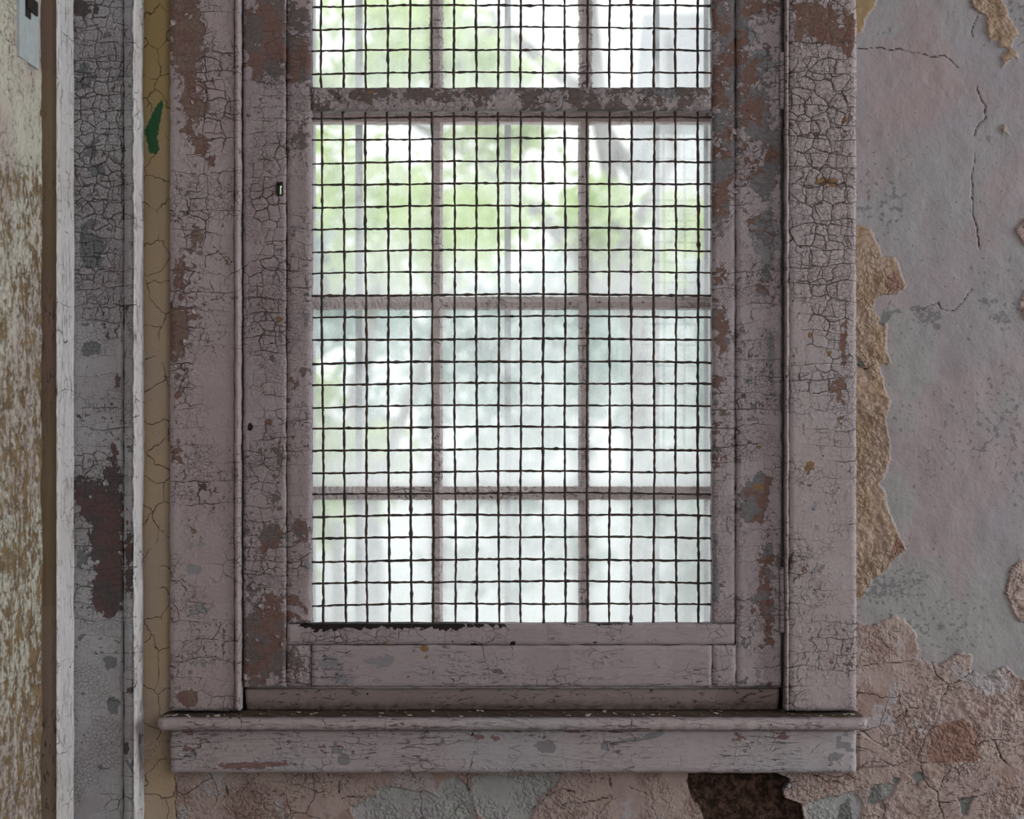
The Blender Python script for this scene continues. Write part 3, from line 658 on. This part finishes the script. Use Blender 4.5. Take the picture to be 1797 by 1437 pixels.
# outer blind stops: the pale frame edges seen through the outermost panes
boxes('outer_stop', [(P(1247, 0, .20).x, P(1300, 0, .20).x, .20, .24, ZC - .55, ZC + 1.1)], M['outer'], win)
boxes('outer_stop', [(P(495, 0, .20).x, P(550, 0, .20).x, .20, .24, ZC - .55, ZC + 1.1)], M['outer'], win)
boxes('outer_sill', [(P(423, 0, .2).x, P(1377, 0, .2).x, .165, .36, ZC - .56, ZC - .50)], M['outer'], win)

# iron bars outside
gr = thing(empty('security_grille', (0, .262, ZC - .5)), 'grey upright iron bars standing outside behind the window glass', 'window bars')
for (cx, wd) in ((630, 13), (891, 12), (1152, 11), (1241, 12)):
    a = P(cx, 0, .26).x; h = wd * .0005
    boxes('bar', [(a - h, a + h, -.006, .006, 0, 1.66)], M['bar'], gr)
boxes('cross_rail', [(-.47, .48, -.008, .008, 1.58, 1.60)], M['bar'], gr)

# ---------------------------------------------------------------- the hinged mesh guard
gd = thing(empty('window_guard', (0, 0, 0)), 'lilac peeling wooden hinged guard frame with square wire mesh over the window', 'window guard')
YG = -.016; TG = .034
GL_PEEL = [(470, 1090, 60, 70, .30), (465, 1150, 55, 65, .36), (478, 945, 22, 26, .42), (528, 930, 16, 20, .35), (505, 75, 70, 95, .36), (470, 60, 30, 70, .26), (436, 45, 12, 60, .3), (530, 110, 26, 40, .2), (528, 235, 14, 24, .22), (468, 740, 12, 10, .3),
           (485, 850, 12, 90, .2), (447, 1195, 30, 8, .3), (475, 1010, 40, 40, .05), (455, 130, 12, 14, .2)]
GL_GREY = [(490, 70, 30, 60, .25), (520, 25, 20, 40, .25), (538, 400, 9, 300, .22), (515, 405, 10, 16, .3), (492, 596, 6, 10, .5), (540, 990, 8, 40, .4)]
GR_PEEL = [(1310, 120, 70, 330, .19), (1345, 420, 26, 110, .14), (1265, 250, 26, 330, .10), (1262, 700, 18, 300, .10), (1345, 1050, 26, 160, .12), (1327, 870, 24, 36, .50), (1340, 850, 16, 20, .2), (1318, 905, 18, 24, .3), (1280, 60, 30, 45, .26), (1300, 40, 14, 60, .2), (1336, 320, 22, 26, .4), (1355, 270, 16, 40, .25), (1270, 590, 12, 40, .22), (1300, 190, 50, 90, .10), (1275, 290, 14, 40, .2),
           (1270, 350, 14, 60, .15), (1340, 1020, 16, 60, .2), (1350, 955, 14, 30, .2), (1270, 1020, 10, 20, .3), (1325, 220, 40, 60, .08), (1350, 1080, 12, 60, .18)]
GR_GREY = [(1315, 20, 30, 50, .3), (1330, 110, 34, 40, .35), (1325, 190, 26, 34, .4), (1310, 215, 12, 20, .2), (1345, 410, 24, 60, .45), (1345, 470, 12, 30, .3), (1258, 30, 12, 30, .4), (1320, 390, 16, 20, .3), (1355, 640, 10, 80, .3), (1256, 1000, 7, 80, .4), (1340, 230, 14, 20, .3)]
board('stile', 427, 502, -60, 1206, YG, TG, M['guard'], gd, seed=31, cell=.003, holes=[(487, 495, 322, 341)], attrs=dict(peel=GL_PEEL, grey=GL_GREY, flake=[(470, 500, 30, 400, .5)], black=[(439, 748, 5, 6, 1.2)], ochre=[(490, 559, 6, 6, 1)]))
board('stile', 1292, 1371, -60, 1206, YG, TG, M['guard_r'], gd, seed=32, cell=.005, attrs=dict(peel=GR_PEEL, grey=GR_GREY, ochre=[(1332, 782, 5, 6, .8), (1330, 855, 12, 8, .9)]))
board('glazing_bead', 503, 545.5, -60, 1094, YG + .002, TG - .004, M['guard'], gd, seed=33, attrs=dict(peel=GL_PEEL, grey=GL_GREY))
board('glazing_bead', 1250, 1291, -60, 1094, YG + .002, TG - .004, M['guard_r'], gd, seed=34, attrs=dict(peel=GR_PEEL, grey=GR_GREY))
board('middle_rail', 546, 1249.5, 153, 193.5, YG + .003, TG - .006, M['mid_rail'], gd, seed=35, cell=.004, rough=.0015,
      attrs=dict(grey=[(900, 160, 400, 10, .2), (1190, 165, 60, 16, .3)], peel=[(640, 170, 20, 12, .2), (1010, 175, 12, 20, .2), (760, 165, 60, 14, .15)], ochre=[(648, 161, 8, 4, .7)]))
board('glazing_bead', 503, 1290.5, 1095, 1131.5, YG + .001, TG - .004, M['guard_rail'], gd, seed=36, cell=.004, rough=.0014,
      attrs=dict(black=lambda px, py: np.clip((900 - px) / 160, 0, 1) ** .35 * np.clip(1.25 - (py - 1096) / (12 + 10 * (fbm(px / 1000, py * 0, 25, 4, 77) - .5) * 2), 0, 1) * (px > 526) + blob_attr(px, py, [(900, 1129, 5, 5, 1.3), (957, 1130, 3, 3, 1.3), (1043, 1127, 5, 3, 1.3), (832, 1131, 10, 3, 1.2), (586, 1121, 4, 3, 1), (1030, 1096, 60, 2, .6), (1085, 1096, 30, 2, .6)]),
                 flake=[(620, 1115, 90, 20, .9)], ochre=[(674, 1128, 6, 5, .9)]))
board('bottom_rail', 546, 1249.5, 1132.5, 1206, YG, TG, M['guard_rail'], gd, seed=37, cell=.004,
      attrs=dict(grey=[(590, 1165, 45, 16, .42), (660, 1160, 34, 16, .42), (595, 1190, 30, 12, .35), (655, 1195, 30, 10, .3), (575, 1160, 16, 30, .2), (720, 1202, 40, 4, .3), (850, 1108, 30, 8, .3)], peel=[(622, 1174, 10, 8, .3)],
                 ochre=[(745, 1139, 9, 7, .9), (748, 1152, 7, 6, .6)]))
board('stile_foot', 503, 545.5, 1132.5, 1206, YG, TG, M['guard'], gd, seed=38, attrs=dict(peel=[(520, 1160, 25, 40, .22)]))
board('stile_foot', 1250, 1291.5, 1132.5, 1206, YG, TG, M['guard_r'], gd, seed=39)
# keyhole: iron liner round a slot cut through the stile
kc = P(491, 331.5, YG)
kx, kz = .0042, .0105; t_ = .0016
boxes('keyhole_liner', [(kc.x - kx - t_, kc.x - kx + .0004, YG - .002, YG + TG, kc.z - kz - t_, kc.z + kz + t_), (kc.x + kx - .0004, kc.x + kx + t_, YG - .002, YG + TG, kc.z - kz - t_, kc.z + kz + t_),
                        (kc.x - kx, kc.x + kx, YG - .002, YG + TG, kc.z + kz - .001, kc.z + kz + t_), (kc.x - kx, kc.x + kx, YG - .002, YG + TG, kc.z - kz - t_, kc.z - kz + .001),
                        (kc.x - kx, kc.x - kx + .0016, YG, YG + .006, kc.z - kz, kc.z + .003), (kc.x + kx - .0016, kc.x + kx, YG, YG + .006, kc.z - kz, kc.z + .003)], M['iron'], gd)
# hinges painted over
for (ya, yb) in ((90, 190), (995, 1110)):
    board('hinge', 1368.5, 1378.5, ya, yb, YG - .006, .012, M['guard'], gd, seed=40 + ya, cell=.003, round_=.003, attrs=dict(peel=[(1373, (ya + yb) / 2, 5, 30, .15)]))
# wire mesh, one panel above and one below the middle rail
VX0 = [564, 602.5, 641, 680, 719.5, 758, 797, 835.5, 874.5, 913.5, 953, 991.5, 1030.5, 1069.5, 1108, 1147.5, 1186, 1225]
def wires(name, hy, ya, yb, seed):
    rng = random.Random(seed); paths = []; Yw = .004
    k = (D + Yw) / D
    for i, x in enumerate(VX0):
        pts = []; n = int((yb - ya) / 7); drift = (4 if i < 8 else 1 + rng.uniform(-1, 1)) * max(0, 1 - i / 14)
        ph = rng.uniform(0, 6)
        for j in range(n + 1):
            py = ya + (yb - ya) * j / n
            xx = x + drift * max(0, (py - 200)) / 880 + .8 * math.sin(py / 90 + ph) + rng.uniform(-.45, .45)
            q = P(xx, py, Yw); q.y += .0022 * math.cos(math.pi * ((py - hy[0]) / 38.8 + i)); pts.append(tuple(q))
        paths.append((pts, .0020 * rng.uniform(.9, 1.1)))
    for j, y in enumerate(hy):
        pts = []; ph = rng.uniform(0, 6); n = 110; sag = rng.uniform(2.0, 5.0)
        for i in range(n + 1):
            px = 540 + (1256 - 540) * i / n
            u = (px - 920) / 370
            yy = y + sag * u * u * (1 if px < 920 else .7) + .7 * math.sin(px / 70 + ph) + rng.uniform(-.5, .5)
            q = P(px, yy, Yw); q.y -= .0022 * math.cos(math.pi * ((px - VX0[0]) / 38.8 + j)); pts.append(tuple(q))
        paths.append((pts, .0017 * rng.uniform(.9, 1.15)))
    return tubes(name, paths, M['wire'], gd, 6, seed)
wires('wire_mesh', [-68, -29, 9, 48, 87, 127], -58, 156, 5)
wires('wire_mesh', [205, 243, 283, 322, 361, 400, 438.5, 477, 516.5, 555, 594.5, 634, 672.5, 711, 749, 788, 827, 865, 903, 942, 981.5, 1020, 1059], 190, 1098, 6)

# curled flakes of paint still hanging on
rng = random.Random(29)
def flake_mesh(seed, s, mat):
    q = random.Random(seed); n = 9; V = [(0, 0, 0)]; k = q.uniform(.25, .6) / s
    for i in range(n):
        a = 2 * math.pi * i / n; d = s * q.uniform(.55, 1.1); x, z = d * math.cos(a), d * math.sin(a) * .75
        V.append((x, -k * z * z - .0006, z))
    m = len(V); V += [(v[0], v[1] + .0006, v[2]) for v in V]
    F = [(0, i, i % n + 1) for i in range(1, n + 1)] + [(m, m + i % n + 1, m + i) for i in range(1, n + 1)] + [(i, m + i, m + i % n + 1, i % n + 1) for i in range(1, n + 1)]
    me = bpy.data.meshes.new('paint_flake'); me.from_pydata(V, [], F); me.materials.append(mat); return me
fm = {k: [flake_mesh(i, .004 + .0012 * i, M[k]) for i in range(4)] for k in ('guard_r', 'casing', 'casing_r', 'trim')}
for (n, k, par, x0, x1, y0, y1, y) in ((16, 'casing', win, 304, 350, 20, 640, YC), (16, 'guard_r', gd, 1256, 1362, 20, 480, YG), (10, 'guard_r', gd, 434, 500, 930, 1190, YG),
                                      (14, 'casing_r', win, 1392, 1494, 10, 460, YC), (12, 'trim', t1, 140, 208, 20, 900, YB)):
    for i in range(n):
        o = bpy.data.objects.new('paint_flake', rng.choice(fm[k])); COL.objects.link(o); o.parent = par
        q = P(rng.uniform(x0, x1), rng.uniform(y0, y1), y); o.location = (q.x, y - .0004, q.z)
        o.rotation_euler = (rng.uniform(-.3, .1), rng.uniform(0, 6), rng.uniform(-.3, .3))

# ---------------------------------------------------------------- crumbs and paint chips lying on the stool
rng = random.Random(11)
def chip_mesh(name, s, mat, seed):
    r = random.Random(seed); n = 7; V = []; 
    for i in range(n):
        a = 2 * math.pi * i / n; q = s * r.uniform(.6, 1.1)
        x, y = math.cos(a) * q, math.sin(a) * q * .7
        V.append((x, y, .25 * x * x / s))
    V += [(v[0], v[1], v[2] + .0009) for v in V]
    F = [tuple(range(n))[::-1], tuple(range(n, 2 * n))] + [(i, (i + 1) % n, n + (i + 1) % n, n + i) for i in range(n)]
    me = bpy.data.meshes.new(name); me.from_pydata(V, [], F); me.materials.append(mat); return me
cms = [chip_mesh('paint_chip', .0045, M['chip'], 1), chip_mesh('paint_chip', .0032, M['chip_dark'], 2), chip_mesh('paint_chip', .006, M['chip'], 3), chip_mesh('paint_chip', .003, M['chip'], 4), chip_mesh('paint_chip', .005, M['chip_dark'], 5)]
zs_ = P(0, 1247.5).z
for i in range(110):
    o = bpy.data.objects.new('paint_chip', cms[rng.choice([0, 1, 1, 1, 2, 3, 4])]); COL.objects.link(o)
    x = P(rng.uniform(300, 1490), 0).x
    o.location = (x, rng.uniform(-.062, -.036) if (x < P(425, 0).x or x > P(1380, 0).x) else rng.uniform(-.060, -.004), zs_ + .0006)
    o.rotation_euler = (rng.uniform(-.2, .2), rng.uniform(-.2, .2), rng.uniform(0, 6))
    thing(o, 'small fallen paint chip among the brown dirt along the back of the window sill', 'paint chip', 'paint chips on the window sill')

# ---------------------------------------------------------------- garden outside
def leaf_mat(name, a, b):
    g = N(name); p = g.pos(); f = g.noise(p, 2.2, 4, .6)
    c = g.mix(g.step(f, .38, .62), a, b)
    d = g.n('ShaderNodeBsdfDiffuse'); g.put(d.inputs[0], c); t = g.n('ShaderNodeBsdfTranslucent'); g.put(t.inputs[0], c)
    mx = g.n('ShaderNodeMixShader'); mx.inputs[0].default_value = .5; g.put(mx.inputs[1], d.outputs[0]); g.put(mx.inputs[2], t.outputs[0])
    g.t.links.new(mx.outputs[0], g.out.inputs[0]); return g.m
M['leaf_l'] = leaf_mat('light_green_leaves', (.56, .70, .30), (.74, .82, .52))
M['leaf_b'] = leaf_mat('blue_green_leaves', (.52, .62, .60), (.62, .71, .67))
M['leaf_d'] = leaf_mat('dark_green_leaves', (.44, .54, .50), (.54, .62, .56))
M['bark'] = simple('grey_bark', (.26, .24, .25), (.34, .32, .33), 8, .9, .01)
M['grass'] = simple('pale_grass', (.72, .76, .74), (.82, .85, .84), .8, .95)
M['house'] = simple('pale_render', (.66, .67, .69), (.70, .71, .72), 2, .9)
M['roof'] = simple('grey_slate', (.45, .45, .48), (.5, .5, .52), 4, .9)
M['pane'] = simple('dark_pane', (.25, .28, .3), (.3, .33, .35), 2, .3)

def foliage(name, c, r, n, size, mat, parent, seed):
    rs = np.random.RandomState(seed)
    ncl = max(6, n // 90)
    cc = rs.normal(size=(ncl, 3)); cc /= np.linalg.norm(cc, axis=1)[:, None]; cc *= (rs.rand(ncl, 1) ** .4)
    k = rs.randint(0, ncl, n)
    p = cc[k] * .85 + rs.normal(size=(n, 3)) * .13
    p = p * np.array(r) + np.array(c)
    u = rs.normal(size=(n, 3)); u /= np.linalg.norm(u, axis=1)[:, None]
    v = np.cross(u, rs.normal(size=(n, 3))); v /= np.linalg.norm(v, axis=1)[:, None]
    s = size * rs.uniform(.6, 1.3, (n, 1))
    V = np.stack([p - u * s, p - v * s * .5, p + u * s, p + v * s * .5], 1).reshape(-1, 3)
    F = np.arange(4 * n).reshape(-1, 4).tolist()
    return mesh(name, V.tolist(), F, mat, parent)
def limb(pts, r0, r1):
    n = len(pts); return [(pts, None, r0, r1)]
def trunk_mesh(name, limbs, parent, seed):
    V, F = [], []; rr = random.Random(seed); sides = 8
    for pts, r0, r1 in limbs:
        base = len(V); n = len(pts)
        for i, p in enumerate(pts):
            t = (Vector(pts[min(i + 1, n - 1)]) - Vector(pts[max(i - 1, 0)])).normalized()
            u = t.cross(Vector((.1, 1, .05))).normalized(); v = t.cross(u); r = r0 + (r1 - r0) * i / (n - 1)
            for s in range(sides):
                a = 2 * math.pi * s / sides; V.append(tuple(Vector(p) + (u * math.cos(a) + v * math.sin(a)) * r * rr.uniform(.9, 1.1)))
        for i in range(n - 1):
            for s in range(sides):
                a = base + i * sides + s; b = base + i * sides + (s + 1) % sides; F.append((a, b, b + sides, a + sides))
        F.append(tuple(base + (n - 1) * sides + s for s in range(sides)))
    return mesh(name, V, F, M['bark'], parent, True)
GZ = -1.2     # the garden lies below the room floor
structure(boxes('ground', [(-25, 25, .5, 60, GZ - .2, GZ)], M['grass']))
def tree(name, px, y, label, crowns, limbs, mat, n, size, seed):
    s = (D + y) / D; x = (px - 898.5) * .001 * s
    t = thing(empty(name, (x, y, GZ)), label, 'tree')
    trunk_mesh('trunk', limbs, t, seed)
    for i, (c, r) in enumerate(crowns): foliage('crown', c, r, n, size, mat, t, seed + i * 7)
    return t
tree('garden_tree', 640, 9, 'bright green leafy tree out of focus beyond the left panes', [((.2, 0, 3.95), (1.5, 1.2, 1.0)), ((-.3, .2, 2.2), (.8, .7, .7)), ((.3, .5, 5.1), (1.3, .9, .55))],
     [([(0, 0, 0), (.03, 0, 1.5), (-.05, 0, 2.6), (.1, 0, 3.6)], .12, .05), ([(0, 0, 1.8), (.4, 0, 2.8), (.7, .1, 3.6)], .05, .02)], M['leaf_l'], 1150, .075, 3)
tree('branching_tree', 1120, 11, 'pale grey forked tree with bare upper limbs beyond the middle panes', [((-1.1, 0, 4.2), (1.2, 1, .8)), ((.1, .3, 3.85), (.9, .7, .7)), ((-1.6, .3, 5.35), (.8, .7, .35))],
     [([(0, 0, 0), (.02, 0, 1.8), (0, 0, 3.0), (-.12, 0, 3.9), (-.3, 0, 4.8), (-.4, 0, 6)], .13, .06), ([(0, 0, 3.2), (-.6, 0, 3.9), (-1.2, 0, 4.5), (-1.9, 0, 4.9)], .08, .03), ([(-.1, 0, 3.9), (.3, 0, 4.6), (.25, 0, 5.6)], .06, .03),
      ([(-1.0, 0, 4.4), (-.9, 0, 5.0), (-1.2, 0, 5.8)], .05, .02), ([(0, 0, 4.4), (-.5, 0, 5.15), (-1.05, 0, 5.6), (-1.7, 0, 5.75)], .07, .04)], M['leaf_l'], 1100, .08, 5)
def hedge(name, px, y, label, c, r, mat, n, size, seed, cat='shrub'):
    s = (D + y) / D; t = thing(empty(name, ((px - 898.5) * .001 * s, y, GZ)), label, cat)
    trunk_mesh('stem', [([(0, 0, 0), (.02, 0, c[2] * .6), (0, 0, c[2])], .06, .03)], t, seed)
    foliage('foliage', c, r, n, size, mat, t, seed); return t
hedge('conifer', 430, 16, 'blue-green dense tree far behind the left panes', (0, 0, 3.0), (2.0, 1.2, 2.1), M['leaf_b'], 2600, .13, 21, 'tree')
hedge('conifer', 890, 21, 'blue-green dense tree far behind the middle panes', (0, 0, 3.2), (2.4, 1.2, 2.3), M['leaf_b'], 2600, .13, 22, 'tree')
hedge('conifer', 1270, 15, 'blue-green dense tree far behind the right panes', (0, 0, 2.8), (1.8, 1.2, 1.9), M['leaf_b'], 2600, .13, 23, 'tree')
hedge('garden_shrub', 590, 7.5, 'yellow-green shrub low beyond the left panes', (0, 0, 1.9), (.45, .4, .65), M['leaf_l'], 350, .06, 31)
hedge('garden_shrub', 900, 8.5, 'grey-green shrub low beyond the middle panes', (0, 0, 1.7), (.75, .6, .9), M['leaf_d'], 1300, .06, 32)
hedge('garden_shrub', 1200, 8, 'grey-green shrub low beyond the right panes', (.1, 0, 1.7), (.6, .5, .7), M['leaf_d'], 900, .06, 33)
hs = thing(empty('house', (7.2, 27, GZ)), 'pale rendered house far beyond the upper right panes', 'house')
boxes('wall', [(-4.5, 6, -3, 4, 0, 7.2)], M['house'], hs)
mesh('roof', [(-4.9, -3.4, 7.1), (6.4, -3.4, 7.1), (6.4, 4.4, 7.1), (-4.9, 4.4, 7.1), (-4.9, .5, 9.6), (6.4, .5, 9.6)], [(0, 1, 5, 4), (2, 3, 4, 5), (0, 4, 3), (1, 2, 5), (0, 3, 2, 1)], M['roof'], hs)
for i in range(3): boxes('window', [(-3.6 + 2.6 * i, -2.5 + 2.6 * i, -3.06, -2.98, 4.3, 5.9)], M['pane'], hs)
